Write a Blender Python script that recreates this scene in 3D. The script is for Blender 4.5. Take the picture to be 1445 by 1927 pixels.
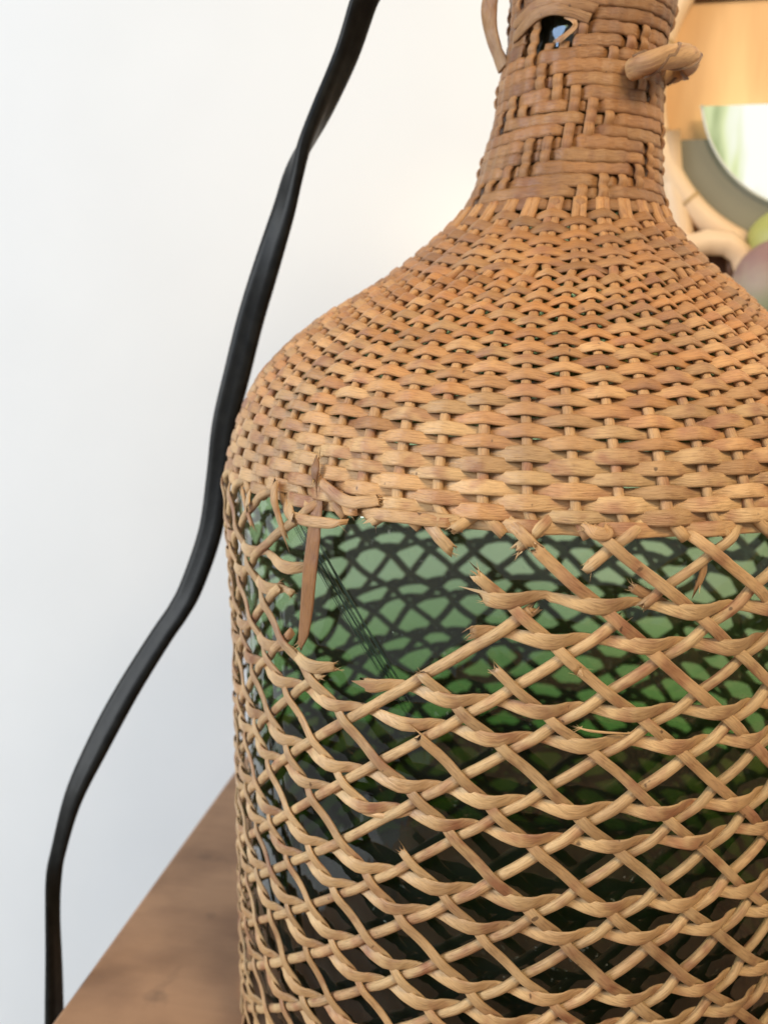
import bpy, math, random
import numpy as np
from math import sin, cos, pi, atan2, hypot, sqrt
from mathutils import Vector, Matrix, noise

random.seed(7); rng = np.random.default_rng(7)
for o in list(bpy.data.objects): bpy.data.objects.remove(o)
SC = bpy.context.scene
COL = SC.collection

# ------------------------------------------------------------------ scale, camera
S = 0.11            # metres per bottle radius
ZT = -2.35          # table top, in bottle radii below the lens
CD, PITCH, YAW, ROLL, F = 2.90098551, 0.196955, -0.179047, 0.0133421, 1609.7288
cy_, sy_, cp_, sp_ = cos(YAW), sin(YAW), cos(PITCH), sin(PITCH)
FW = np.array([sy_*cp_, cy_*cp_, -sp_]); RT = np.array([cy_, -sy_, 0.]); UP = np.cross(RT, FW)
RT, UP = cos(ROLL)*RT + sin(ROLL)*UP, -sin(ROLL)*RT + cos(ROLL)*UP
EYE = np.array([0., -CD, 0.])
def W(P):            # bottle units -> world metres (table top at z = 0)
    P = np.asarray(P, float); return (P - np.array([0, 0, ZT]))*S

cam = bpy.data.cameras.new('camera'); camo = bpy.data.objects.new('camera', cam); COL.objects.link(camo)
camo.matrix_world = Matrix(((RT[0], UP[0], -FW[0], W(EYE)[0]), (RT[1], UP[1], -FW[1], W(EYE)[1]), (RT[2], UP[2], -FW[2], W(EYE)[2]), (0, 0, 0, 1)))
cam.sensor_fit = 'VERTICAL'; cam.sensor_height = 4.8; cam.sensor_width = 3.6; cam.lens = F/1927*4.8
cam.clip_start = 0.01; cam.clip_end = 50
cam.dof.use_dof = True; cam.dof.focus_distance = 2.02*S; cam.dof.aperture_fstop = 1.7
SC.camera = camo

# ------------------------------------------------------------------ world, lamps, exposure
world = bpy.data.worlds.new('World'); SC.world = world; world.use_nodes = True
bg = world.node_tree.nodes['Background']; bg.inputs[0].default_value = (1.0, 0.99, 0.975, 1); bg.inputs[1].default_value = 0.42
SC.view_settings.view_transform = 'Standard'; SC.view_settings.look = 'None'; SC.view_settings.exposure = 0.0; SC.view_settings.gamma = 1.0
def area(name, loc, target, sx, sy, power, color):
    l = bpy.data.lights.new(name, 'AREA'); l.shape = 'RECTANGLE'; l.size = sx*S; l.size_y = sy*S; l.energy = power; l.color = color
    o = bpy.data.objects.new(name, l); COL.objects.link(o); o.location = W(loc)
    d = Vector(W(target)) - Vector(W(loc)); o.rotation_euler = d.to_track_quat('-Z', 'Z').to_euler(); return o
area('window_light', (-22.0, -11.0, 5.2), (0, 1.2, -1.0), 12, 9, 66, (0.91, 0.96, 1.0))
area('fill_light', (2.3, -3.8, 3.9), (0.15, 0.2, -0.4), 2.0, 1.8, 3.3, (1.0, 0.80, 0.52))  # warm fill added above the lens to keep the front lit
area('panel_fill', (3.4, 0.2, 2.8), (1.5, 2.0, 0.5), 0.8, 0.8, 0.62, (1.0, 0.76, 0.42))  # added warm light for the panel, no lamp stands here
sl_ = bpy.data.lights.new('wall_glow_spot', 'SPOT'); sl_.energy = .22; sl_.color = (1.0, 0.72, 0.42); sl_.spot_size = 1.5; sl_.spot_blend = 1; sl_.shadow_soft_size = .004  # added hidden spot that makes the warm glow on the wall
slo = bpy.data.objects.new('wall_glow_spot', sl_); COL.objects.link(slo); slo.location = W(EYE+(FW+(1150-722.5)/F*RT-(440-963.5)/F*UP)*4.1)
slo.rotation_euler = (Vector(W((-0.4, 2.1, 0.35)))-slo.location).to_track_quat('-Z', 'Z').to_euler()

# ------------------------------------------------------------------ materials
def mat(name):
    m = bpy.data.materials.new(name); m.use_nodes = True; nt = m.node_tree
    return m, nt, nt.nodes['Principled BSDF']
def N(nt, t, **kw):
    n = nt.nodes.new(t)
    for k, v in kw.items():
        if k.startswith('i_'): n.inputs[int(k[2:])].default_value = v
        else: setattr(n, k, v)
    return n
def L(nt, a, b): nt.links.new(a, b)
def mixc(nt, fac, a, b, mode='MIX'):
    n = nt.nodes.new('ShaderNodeMix'); n.data_type = 'RGBA'; n.blend_type = mode
    for s, v in ((0, fac), (6, a), (7, b)):
        if hasattr(v, 'node'): L(nt, v, n.inputs[s])
        else: n.inputs[s].default_value = v if s == 0 else (*v, 1)
    return n.outputs[2]
def ramp(nt, src, stops):
    r = nt.nodes.new('ShaderNodeValToRGB'); L(nt, src, r.inputs[0]); e = r.color_ramp.elements
    while len(e) < len(stops): e.new(0.5)
    for k, (p, c) in enumerate(stops): e[k].position = p; e[k].color = (*c, 1) if len(c) == 3 else c
    return r.outputs[0]
def mth(nt, op, a, b=None):
    n = nt.nodes.new('ShaderNodeMath'); n.operation = op
    for s, v in ((0, a), (1, b)):
        if v is None: continue
        if hasattr(v, 'node'): L(nt, v, n.inputs[s])
        else: n.inputs[s].default_value = v
    return n.outputs[0]

def cane_material(name, rough=0.5, kinks=1.0):
    m, nt, b = mat(name)
    at = N(nt, 'ShaderNodeAttribute'); at.attribute_name = 'tone'
    sep = N(nt, 'ShaderNodeSeparateColor'); L(nt, at.outputs['Color'], sep.inputs[0])
    tone, red, rnd = sep.outputs[0], sep.outputs[1], sep.outputs[2]
    uv = N(nt, 'ShaderNodeUVMap'); uv.uv_map = 'UVMap'
    def stretched(sx, sy, scale, det=3, rough_=0.6):
        mp = N(nt, 'ShaderNodeMapping'); mp.inputs['Scale'].default_value = (sx, sy, 1); L(nt, uv.outputs[0], mp.inputs[0])
        off = N(nt, 'ShaderNodeCombineXYZ'); L(nt, mth(nt, 'MULTIPLY', rnd, 37.0), off.inputs[2])
        ad = N(nt, 'ShaderNodeVectorMath'); ad.operation = 'ADD'; L(nt, mp.outputs[0], ad.inputs[0]); L(nt, off.outputs[0], ad.inputs[1])
        t = N(nt, 'ShaderNodeTexNoise'); t.inputs['Scale'].default_value = scale; t.inputs['Detail'].default_value = det; t.inputs['Roughness'].default_value = rough_
        L(nt, ad.outputs[0], t.inputs['Vector']); return t.outputs[0]
    fib = stretched(1.5, 22, 2.2, 4)          # long fibres (u = along, v = across, bottle units x 10)
    blotch = stretched(1.2, 2.2, 0.9, 2)
    spot = stretched(3.2, 3.2, 1.35, 1, 0.4)
    base = mixc(nt, red, (0.61, 0.405, 0.195), (0.46, 0.205, 0.066))
    base = mixc(nt, ramp(nt, blotch, [(0.50, (0, 0, 0)), (0.72, (1, 1, 1))]), base, (0.36, 0.16, 0.075))
    geo = N(nt, 'ShaderNodeNewGeometry'); st = N(nt, 'ShaderNodeTexNoise'); st.inputs['Scale'].default_value = 34; st.inputs['Detail'].default_value = 3; L(nt, geo.outputs['Position'], st.inputs['Vector'])
    base = mixc(nt, mth(nt, 'MULTIPLY', ramp(nt, st.outputs[0], [(.52, (0, 0, 0)), (.68, (1, 1, 1))]), .42), base, (0.29, 0.15, 0.075))
    f1 = ramp(nt, fib, [(0.28, (0.60, 0.56, 0.52)), (0.5, (0.96, 0.96, 0.96)), (0.75, (1.12, 1.12, 1.10))])
    base = mixc(nt, 0.85, base, f1, 'MULTIPLY')
    tn = N(nt, 'ShaderNodeCombineColor'); [L(nt, tone, tn.inputs[k]) for k in range(3)]
    base = mixc(nt, 1.0, base, tn.outputs[0], 'MULTIPLY')
    base = mixc(nt, mth(nt, 'MULTIPLY', ramp(nt, spot, [(0.765, (0, 0, 0)), (0.80, (1, 1, 1))]), 0.75), base, (0.06, 0.03, 0.015))
    L(nt, base, b.inputs['Base Color'])
    b.inputs['Roughness'].default_value = rough; b.inputs['Specular IOR Level'].default_value = 0.45
    bp = N(nt, 'ShaderNodeBump'); bp.inputs['Strength'].default_value = 0.55; bp.inputs['Distance'].default_value = 0.0006
    L(nt, fib, bp.inputs['Height']); bp2 = N(nt, 'ShaderNodeBump'); bp2.inputs['Strength'].default_value = 0.5; bp2.inputs['Distance'].default_value = 0.0012
    L(nt, blotch, bp2.inputs['Height']); L(nt, bp.outputs[0], bp2.inputs['Normal']); L(nt, bp2.outputs[0], b.inputs['Normal'])
    return m
M_CANE = cane_material('split_cane', 0.41)
M_STICK = cane_material('peeled_stick', 0.55)

def glass_material():
    m = bpy.data.materials.new('green_bottle_glass'); m.use_nodes = True; nt = m.node_tree
    nt.nodes.remove(nt.nodes['Principled BSDF']); out = nt.nodes['Material Output']
    geo = N(nt, 'ShaderNodeNewGeometry'); dot = N(nt, 'ShaderNodeVectorMath'); dot.operation = 'DOT_PRODUCT'
    L(nt, geo.outputs['Incoming'], dot.inputs[0]); L(nt, geo.outputs['Normal'], dot.inputs[1])
    c0_ = mth(nt, 'ABSOLUTE', dot.outputs['Value'])
    # cosine inside the glass after refraction (n = 1.5)
    c = mth(nt, 'SQRT', mth(nt, 'SUBTRACT', 1.0, mth(nt, 'DIVIDE', mth(nt, 'SUBTRACT', 1.0, mth(nt, 'MULTIPLY', c0_, c0_)), 2.25)))
    # Beer-Lambert tint of a 4 mm wall crossed at this angle
    wob = N(nt, 'ShaderNodeTexNoise'); wob.inputs['Scale'].default_value = 14; tc = N(nt, 'ShaderNodeTexCoord'); L(nt, tc.outputs['Object'], wob.inputs['Vector'])
    sz = N(nt, 'ShaderNodeSeparateXYZ'); L(nt, tc.outputs['Object'], sz.inputs[0])
    foot_shade = N(nt, 'ShaderNodeMapRange'); foot_shade.inputs[1].default_value = (-2.2-ZT)*S-ZT*0; foot_shade.inputs[2].default_value = (-1.02-ZT)*S; foot_shade.inputs[3].default_value = 6.5; foot_shade.inputs[4].default_value = 1.0
    L(nt, sz.outputs[2], foot_shade.inputs[0])      # tint deepened towards the foot, painting in the shade seen through the glass
    path = mth(nt, 'DIVIDE', mth(nt, 'MULTIPLY', foot_shade.outputs[0], mth(nt, 'ADD', 0.75, mth(nt, 'MULTIPLY', wob.outputs[0], 0.5))), c)
    cc = N(nt, 'ShaderNodeCombineColor')
    for k, t in enumerate((0.665, 0.785, 0.60)):
        L(nt, mth(nt, 'POWER', t, path), cc.inputs[k])
    tr = N(nt, 'ShaderNodeBsdfTransparent'); L(nt, cc.outputs[0], tr.inputs[0])
    gl = N(nt, 'ShaderNodeBsdfGlossy'); gl.inputs['Roughness'].default_value = 0.04; gl.inputs[0].default_value = (1, 1, 1, 1)
    one_c = mth(nt, 'SUBTRACT', 1.0, c0_); fres = mth(nt, 'ADD', 0.055, mth(nt, 'MULTIPLY', 0.945, mth(nt, 'POWER', one_c, 5.0)))   # same from both sides of a thin wall
    mp = N(nt, 'ShaderNodeMapping'); mp.inputs['Scale'].default_value = (1, 1, 0.35); L(nt, tc.outputs['Object'], mp.inputs[0])
    nb = N(nt, 'ShaderNodeTexNoise'); nb.inputs['Scale'].default_value = 55; nb.inputs['Detail'].default_value = 3; L(nt, mp.outputs[0], nb.inputs['Vector'])
    bp = N(nt, 'ShaderNodeBump'); bp.inputs['Strength'].default_value = 0.35; bp.inputs['Distance'].default_value = 0.003; L(nt, nb.outputs[0], bp.inputs['Height'])
    L(nt, bp.outputs[0], gl.inputs['Normal'])
    mx = N(nt, 'ShaderNodeMixShader'); L(nt, fres, mx.inputs[0]); L(nt, tr.outputs[0], mx.inputs[1]); L(nt, gl.outputs[0], mx.inputs[2])
    # dusty film and tiny seeds on the outside
    dn = N(nt, 'ShaderNodeTexNoise'); dn.inputs['Scale'].default_value = 420; dn.inputs['Detail'].default_value = 2; L(nt, tc.outputs['Object'], dn.inputs['Vector'])
    dn2 = N(nt, 'ShaderNodeTexNoise'); dn2.inputs['Scale'].default_value = 30; L(nt, tc.outputs['Object'], dn2.inputs['Vector'])
    dust = mth(nt, 'ADD', mth(nt, 'MULTIPLY', mth(nt, 'MULTIPLY', ramp(nt, dn.outputs[0], [(0.66, (0, 0, 0)), (0.74, (1, 1, 1))]), ramp(nt, dn2.outputs[0], [(0.5, (0, 0, 0)), (0.62, (1, 1, 1))])), 0.30), 0.018)
    df = N(nt, 'ShaderNodeBsdfDiffuse'); df.inputs[0].default_value = (0.42, 0.46, 0.38, 1)
    mx2 = N(nt, 'ShaderNodeMixShader'); L(nt, dust, mx2.inputs[0]); L(nt, mx.outputs[0], mx2.inputs[1]); L(nt, df.outputs[0], mx2.inputs[2])
    L(nt, mx2.outputs[0], out.inputs[0]); return m
M_GLASS = glass_material()

def simple(name, col, rough=0.5, nscale=0, ncol=None, bump=0, stretch=(1, 1, 1), lo=0.35, hi=0.65, det=3, spec=0.4):
    m, nt, b = mat(name); b.inputs['Roughness'].default_value = rough; b.inputs['Base Color'].default_value = (*col, 1); b.inputs['Specular IOR Level'].default_value = spec
    if nscale:
        tc = N(nt, 'ShaderNodeTexCoord'); mp = N(nt, 'ShaderNodeMapping'); mp.inputs['Scale'].default_value = stretch; L(nt, tc.outputs['Object'], mp.inputs[0])
        t = N(nt, 'ShaderNodeTexNoise'); t.inputs['Scale'].default_value = nscale; t.inputs['Detail'].default_value = det; L(nt, mp.outputs[0], t.inputs['Vector'])
        if ncol: L(nt, mixc(nt, ramp(nt, t.outputs[0], [(lo, (0, 0, 0)), (hi, (1, 1, 1))]), col, ncol), b.inputs['Base Color'])
        if bump:
            bp = N(nt, 'ShaderNodeBump'); bp.inputs['Strength'].default_value = 0.4; bp.inputs['Distance'].default_value = bump; L(nt, t.outputs[0], bp.inputs['Height']); L(nt, bp.outputs[0], b.inputs['Normal'])
    return m
M_WALL = simple('white_painted_wall', (0.735, 0.745, 0.745), 0.8, 9, (0.715, 0.725, 0.725), 0.0008)
M_TABLE = simple('worn_table_wood', (0.36, 0.205, 0.112), 0.6, 22, (0.22, 0.118, 0.064), 0.0006, (0.9, 1.25, 1), 0.42, 0.68, 7)
def worn(m):
    nt = m.node_tree; b = nt.nodes['Principled BSDF']; src = b.inputs['Base Color'].links[0].from_socket
    tc = N(nt, 'ShaderNodeTexCoord'); t = N(nt, 'ShaderNodeTexNoise'); t.inputs['Scale'].default_value = 34; t.inputs['Detail'].default_value = 5; L(nt, tc.outputs['Object'], t.inputs['Vector'])
    c = mixc(nt, mth(nt, 'MULTIPLY', ramp(nt, t.outputs[0], [(.60, (0, 0, 0)), (.72, (1, 1, 1))]), .75), src, (.09, .055, .035))
    mp = N(nt, 'ShaderNodeMapping'); mp.inputs['Scale'].default_value = (12, 260, 1); L(nt, tc.outputs['Object'], mp.inputs[0])
    g = N(nt, 'ShaderNodeTexNoise'); g.inputs['Scale'].default_value = 1.0; g.inputs['Detail'].default_value = 4; L(nt, mp.outputs[0], g.inputs['Vector'])
    c = mixc(nt, .15, c, ramp(nt, g.outputs[0], [(.35, (.72, .70, .68)), (.65, (1.12, 1.12, 1.12))]), 'MULTIPLY'); L(nt, c, b.inputs['Base Color'])
worn(M_TABLE)
M_FLOOR = simple('pale_floor_tiles', (0.66, 0.65, 0.63), 0.6, 5, (0.6, 0.59, 0.57))
M_CORD = simple('black_cord_rubber', (0.006, 0.006, 0.0055), 0.40, 240, (0.011, 0.011, 0.010), 0.0002, spec=0.13)
M_PANEL = simple('honey_wood_panel', (0.76, 0.47, 0.21), 0.55, 22, (0.62, 0.36, 0.15), 0.0004, (2.5, 1, 0.5))
M_RAIL = simple('dark_wood_rail', (0.16, 0.075, 0.035), 0.5, 20, (0.1, 0.045, 0.02))
M_BAMBOO = simple('pale_bamboo', (0.70, 0.52, 0.33), 0.45, 14, (0.62, 0.42, 0.25), 0.0004)
M_NODE = simple('bamboo_node', (0.50, 0.34, 0.17), 0.6)
M_GREY = simple('grey_green_reflection', (0.20, 0.185, 0.13), 0.6, 10, (0.165, 0.15, 0.10))
M_PEAR = simple('yellow_green_skin', (0.34, 0.33, 0.09), 0.5, 60, (0.24, 0.24, 0.07), 0.0003, lo=0.55, hi=0.7)
M_BOWL = simple('glazed_stoneware', (0.35, 0.25, 0.16), 0.35)

# ------------------------------------------------------------------ object helpers
def link(name, me, parent=None):
    o = bpy.data.objects.new(name, me); COL.objects.link(o)
    if parent: o.parent = parent; o.matrix_parent_inverse = Matrix.Identity(4); o.location = -Vector(parent.location) if not parent.parent else (0, 0, 0)
    return o
def empty(name, loc, label, cat, group=None):
    o = bpy.data.objects.new(name, None); COL.objects.link(o); o.location = W(loc); o.empty_display_size = 0.02
    o['label'] = label; o['category'] = cat
    if group: o['group'] = group
    return o
def tag(o, label, cat): o['label'] = label; o['category'] = cat; return o
def raw_mesh(name, V, Fc, m, parent=None, smooth=True, uv=None, tone=None):
    me = bpy.data.meshes.new(name); me.from_pydata([tuple(v) for v in W(V)], [], [tuple(f) for f in Fc]); me.materials.append(m)
    if smooth: me.polygons.foreach_set('use_smooth', [True]*len(me.polygons))
    if tone is not None:
        ca = me.color_attributes.new('tone', 'FLOAT_COLOR', 'POINT'); ca.data.foreach_set('color', np.asarray(tone, np.float32).ravel())
    if uv is not None:
        ul = me.uv_layers.new(name='UVMap'); idx = np.empty(len(me.loops), np.int32); me.loops.foreach_get('vertex_index', idx)
        ul.data.foreach_set('uv', np.asarray(uv, np.float32)[idx].ravel())
    me.update(); return link(name, me, parent)

SPL = []
def strand(name, P, Nn, w, t, m, parent, tone, red, closed=False, ragged=(0, 0), M=8, flat=0.0, twist=None):
    """a cane: centreline P, outward normals Nn, width w, thickness t per point"""
    P = np.asarray(P, float); n = len(P); Nn = np.asarray(Nn, float)
    w = np.broadcast_to(np.asarray(w, float), (n,)); t = np.broadcast_to(np.asarray(t, float), (n,))
    tone = np.broadcast_to(np.asarray(tone, float), (n,)); red = np.broadcast_to(np.asarray(red, float), (n,))
    T = np.gradient(P, axis=0)
    if closed: T[0] = P[1]-P[-1]; T[-1] = P[0]-P[-2]
    T /= np.linalg.norm(T, axis=1, keepdims=True)+1e-12
    B = np.cross(T, Nn); B /= np.linalg.norm(B, axis=1, keepdims=True)+1e-12; U = np.cross(B, T)
    if twist is not None:
        tw = np.asarray(twist)[:, None]; B, U = B*np.cos(tw)+U*np.sin(tw), -B*np.sin(tw)+U*np.cos(tw)
    ph = np.arange(M)/M*2*pi + pi/M
    ex = .62 if m is M_CANE else .85; cx = np.sign(np.cos(ph))*np.abs(np.cos(ph))**ex; sx = np.sign(np.sin(ph))*np.abs(np.sin(ph))**ex
    sx = np.where(sx < 0, sx*(1-flat), sx)
    V = P[:, None, :] + B[:, None, :]*(cx[None, :, None]*w[:, None, None]/2) + U[:, None, :]*(sx[None, :, None]*t[:, None, None]/2)
    if ragged[0]: V[0] -= T[0]*(rng.exponential(.75, (M, 1))-.3)*ragged[0]
    if ragged[1]: V[-1] += T[-1]*(rng.exponential(.75, (M, 1))-.3)*ragged[1]
    for e, (kk_, sg_) in enumerate(((0, -1), (-1, 1))):
        if ragged[e] > .011:
            for _ in range(5):
                u_ = rng.uniform(-.5, .5); o_ = P[kk_]+B[kk_]*w[kk_]*u_+U[kk_]*t[kk_]*rng.uniform(-.4, .4)
                d_ = sg_*T[kk_]+B[kk_]*rng.normal(0, .35)+U[kk_]*rng.normal(0.1, .3); SPL.append((o_-d_*.004, d_, B[kk_], U[kk_], rng.uniform(.012, .030), rng.uniform(.0012, .0028)))
    arc = np.concatenate([[0], np.cumsum(np.linalg.norm(np.diff(P, axis=0), axis=1))])*10 + rng.uniform(0, 50)
    uv = np.stack([np.repeat(arc, M), np.tile(ph/(2*pi)*1.0, n)*np.repeat(w/0.03, M)*0.6], 1)
    rn = rng.uniform()
    C = np.stack([np.repeat(tone, M), np.repeat(red, M), np.full(n*M, rn), np.ones(n*M)], 1)
    idx = np.arange(n*M).reshape(n, M); fs = []
    a = idx[:-1]; b = idx[1:]
    if closed: a = idx; b = np.roll(idx, -1, 0)
    q = np.stack([a, np.roll(a, -1, 1), np.roll(b, -1, 1), b], -1).reshape(-1, 4)
    fs = [tuple(x) for x in q.tolist()]
    if not closed: fs.append(tuple(idx[0][::-1].tolist())); fs.append(tuple(idx[-1].tolist()))
    return raw_mesh(name, V.reshape(-1, 3), fs, m, parent, True, uv, C)

# ------------------------------------------------------------------ bottle profile (z, radius of weave, sideways lean)
ZK = np.array([-3., -2.5, -.9, -.43, -.33, -.23, -.13, -.03, .07, .17, .27, .37, .47, .57, .67, .77, .87, .97, 1.4])
QR = [1.016, 1.016, 1.018]+[1.04, 1.0139, 0.9749, 0.9179, 0.8267, 0.7036, 0.5654, 0.436, 0.3441, 0.299, 0.2826, 0.265, 0.2577, 0.2435, 0.2551]+[.255]
QX = [0, 0, 0]+[0.0, -0.0092, -0.015, -0.025, -0.0266, -0.0232, 0.0098, 0.0163, 0.0303, 0.0463, 0.0532, 0.0688, 0.0659, 0.0786, 0.0933]+[.10]
def _sm(zs, v):      # gently smoothed lookup
    zs = np.asarray(zs, float); k = np.array([-.04, -.02, 0, .02, .04]); wt = np.array([1, 2, 2, 2, 1])/8
    return sum(wi*np.interp(zs+ki, ZK, v) for ki, wi in zip(k, wt))
def prof(z): return _sm(z, QR) - 0.017
def lean(z): return _sm(z, QX)
def surf(th, z, off=0.0):
    """point and outward normal of the woven surface"""
    th = np.asarray(th, float); z = np.asarray(z, float) + 0*th; r = prof(z); e = 1e-3
    dr = (prof(z+e)-prof(z-e))/(2*e); nz = -dr/np.sqrt(1+dr*dr); nr = 1/np.sqrt(1+dr*dr)
    Nn = np.stack([nr*np.sin(th), -nr*np.cos(th), nz], -1)
    P = np.stack([lean(z)+r*np.sin(th), -r*np.cos(th), z], -1) + Nn*np.asarray(off)[..., None]
    return P, Nn
def ray(x, y): return FW + (x-722.5)/F*RT - (y-963.5)/F*UP
def hit(x, y):       # where the sight line through a photo point meets the woven surface
    d = ray(x, y); t = np.arange(1.2, 3.6, .002); X = EYE+d*t[:, None]
    k = np.argmax(np.hypot(X[:, 0]-lean(X[:, 2]), X[:, 1]) < prof(X[:, 2])+.017)
    X = X[k]; return atan2(X[0]-lean(X[2]), -X[1]), X[2]
def cylhit(x, y, R=1.0):
    d = ray(x, y); A = d[0]**2+d[1]**2; B = 2*(EYE[1]*d[1]); C = EYE[1]**2-R*R
    t = (-B-sqrt(max(B*B-4*A*C, 0)))/2/A; X = EYE+t*d; return atan2(X[0], -X[1]), X[2]
def atY(x, y, Y): d = ray(x, y); return EYE+d*((Y-EYE[1])/d[1])

def nz1(x, seed, f=1.0): return noise.noise(Vector((x*f, seed*7.31, seed*1.7)))

bottle = empty('wicker_demijohn', (0, 0, ZT), 'large green glass bottle covered in woven cane, its lattice torn open on the upper left', 'bottle')

# ---- glass
def lathe(name, zr, m, parent, seg=96, cxf=lambda z: 0, wob=0):
    V = []; Fc = []
    for z, r in zr:
        for k in range(seg):
            a = 2*pi*k/seg; rr = r*(1+wob*noise.noise(Vector((cos(a)*2, sin(a)*2, z*2.5))))
            V.append((cxf(z)+rr*sin(a), -rr*cos(a), z))
    n = len(zr)
    for i in range(n-1):
        for k in range(seg):
            a, b = i*seg+k, i*seg+(k+1) % seg; Fc.append((a, b, b+seg, a+seg))
    return V, Fc, seg
zr = [(ZT+.07, .945), (ZT+.10, .95), (ZT+.2, .955)] + [(z, float(prof(z))-.022) for z in np.linspace(-2.1, 1.32, 90)] + [(1.34, .21), (1.38, .2)]
V, Fc, seg = lathe('glass', zr, M_GLASS, bottle, 120, lambda z: float(lean(z)), 0.006)
raw_mesh('glass_body', V, Fc, M_GLASS, bottle)
V, Fc, seg = lathe('glass', [(ZT+.003, .02), (ZT+.003, .80), (ZT+.02, .88), (ZT+.07, .945), (ZT+.09, .90), (ZT+.12, .6), (ZT+.22, .25), (ZT+.25, .01)], None, None, 96)
raw_mesh('glass_base', V, Fc, simple('dark_green_thick_glass', (0.006, 0.014, 0.007), 0.4, spec=0.2), bottle)
V, Fc, seg = lathe('neck_light_plug', [(1.10, .01), (1.10, .19), (1.44, .20), (1.44, .01)], None, None, 40, lambda z: float(lean(z)))
raw_mesh('neck_light_plug', V, Fc, simple('light_plug_brown', (0.3, 0.18, 0.09), 0.8), bottle)  # unseen plug added to keep light out of the neck

# ---- lattice coordinates
TH0, LA, LB, LZ, LC = -0.224948, 0.0951556, 0.1075278, -0.780979, 0.0841918
WARP = np.array([(0,0,-0.025,0.002),(1,0,-0.014,-0.003),(2,0,-0.006,-0.003),(3,0,-0.003,0.012),(4,0,-0.004,0.003),(5,0,-0.003,-0.0),(6,0,0.005,0.003),(7,0,-0.017,0.002),(2,-2,0.013,0.016),(2,-1,0.009,0.013),(2,1,0.0,-0.004),(2,2,0.008,0.011),(2,3,0.003,-0.006),(1,1,0.005,0.014),(1,2,-0.01,-0.009),(1,-2,-0.003,0.003),(1,-3,-0.012,-0.008),(1,-1,0.001,0.007),(3,1,-0.006,0.009),(3,2,0.006,0.005),(3,3,0.021,-0.001),(3,4,0.007,-0.02),(3,-1,-0.008,0.013),(3,-2,-0.002,0.024),(3,-3,0.003,0.014),(3,-4,-0.01,-0.018),(3,-5,-0.004,-0.005),(2,-4,-0.009,-0.013),(4,1,0.011,0.007),(4,2,0.013,-0.006),(4,3,0.024,-0.011),(4,4,0.001,-0.017),(4,-1,0.001,-0.004),(4,-2,0.017,0.003),(4,-3,0.007,-0.005),(4,-4,0.001,0.002),(5,1,-0.003,-0.006),(5,2,0.003,0.001),(5,3,-0.005,-0.006),(5,-1,0.01,0.01),(5,-2,0.005,0.002),(6,1,0.005,-0.009),(6,2,0.0,-0.004),(7,1,-0.011,0.009),(7,2,-0.009,-0.004),(8,1,-0.042,0.009),(1,-4,-0.015,-0.014),(1,-5,-0.014,-0.017),(1,-6,0.001,-0.015),(1,-7,0.011,-0.006),(2,-5,0.001,-0.007),(2,-6,0.001,0.003),(2,-7,0.016,0.011),(2,-8,0.025,0.02),(1,4,-0.025,-0.001),(0,4,-0.073,0.012),(1,5,-0.021,-0.009),(2,5,0.006,-0.009),(0,3,-0.007,0.031),(1,3,-0.0,0.004),(0,2,-0.011,0.009),(2,4,0.009,-0.02),(0,-2,-0.036,-0.009),(0,-3,-0.023,0.003),(0,-4,-0.029,-0.004),(-1,-3,-0.019,0.001),(-2,-2,-0.094,-0.012),(-3,-2,-0.07,-0.031),(-4,-2,-0.055,-0.001),(-3,-3,-0.032,0.007),(-2,-3,-0.051,-0.006)])
def lat(i, j):
    i = np.asarray(i, float); j = np.asarray(j, float)
    d2 = (WARP[:, 0]-i[..., None])**2+(WARP[:, 1]-j[..., None])**2
    g = np.exp(-d2/(2*.75**2)); s = g.sum(-1)+.2
    dt = (g*WARP[:, 2]).sum(-1)/s; dz = (g*WARP[:, 3]).sum(-1)/s
    # hand-made wander, everywhere
    t0 = TH0+LA*i+LB*j
    wv = np.sin(i*2.3+j*1.1+np.cos(j*1.9)*2)*.0018 + np.sin(i*.9-j*1.7)*.0018
    far = rearness(t0)                         # the weave behind is sloppier
    wv = wv*(1-far); w2 = far*(np.sin(i*1.7+j*2.9)*.009+np.sin(i*2.7-j*1.3+1)*.008)
    w3 = far*(np.sin(i*2.1-j*2.3+2)*.007+np.cos(i*3.1+j*1.2)*.007)
    return t0+dt+wv+w2, LZ-LC*(i-j)+dz+wv*.6+w3
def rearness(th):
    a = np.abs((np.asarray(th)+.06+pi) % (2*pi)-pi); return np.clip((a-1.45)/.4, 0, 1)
NTOP = -4.45; NBOT = 18.2
def lattice_off(i, j, kind):
    """radial offset: cross weaver over '\\', '\\' over '/', '/' over cross weaver"""
    n = i-j
    return None
HROWS = [n for n in range(-5, 19) if n % 3 in (0, 1)]
HN = np.array(HROWS)+.5
def tonef(base, var): return base*(1+rng.uniform(-var, var))

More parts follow.
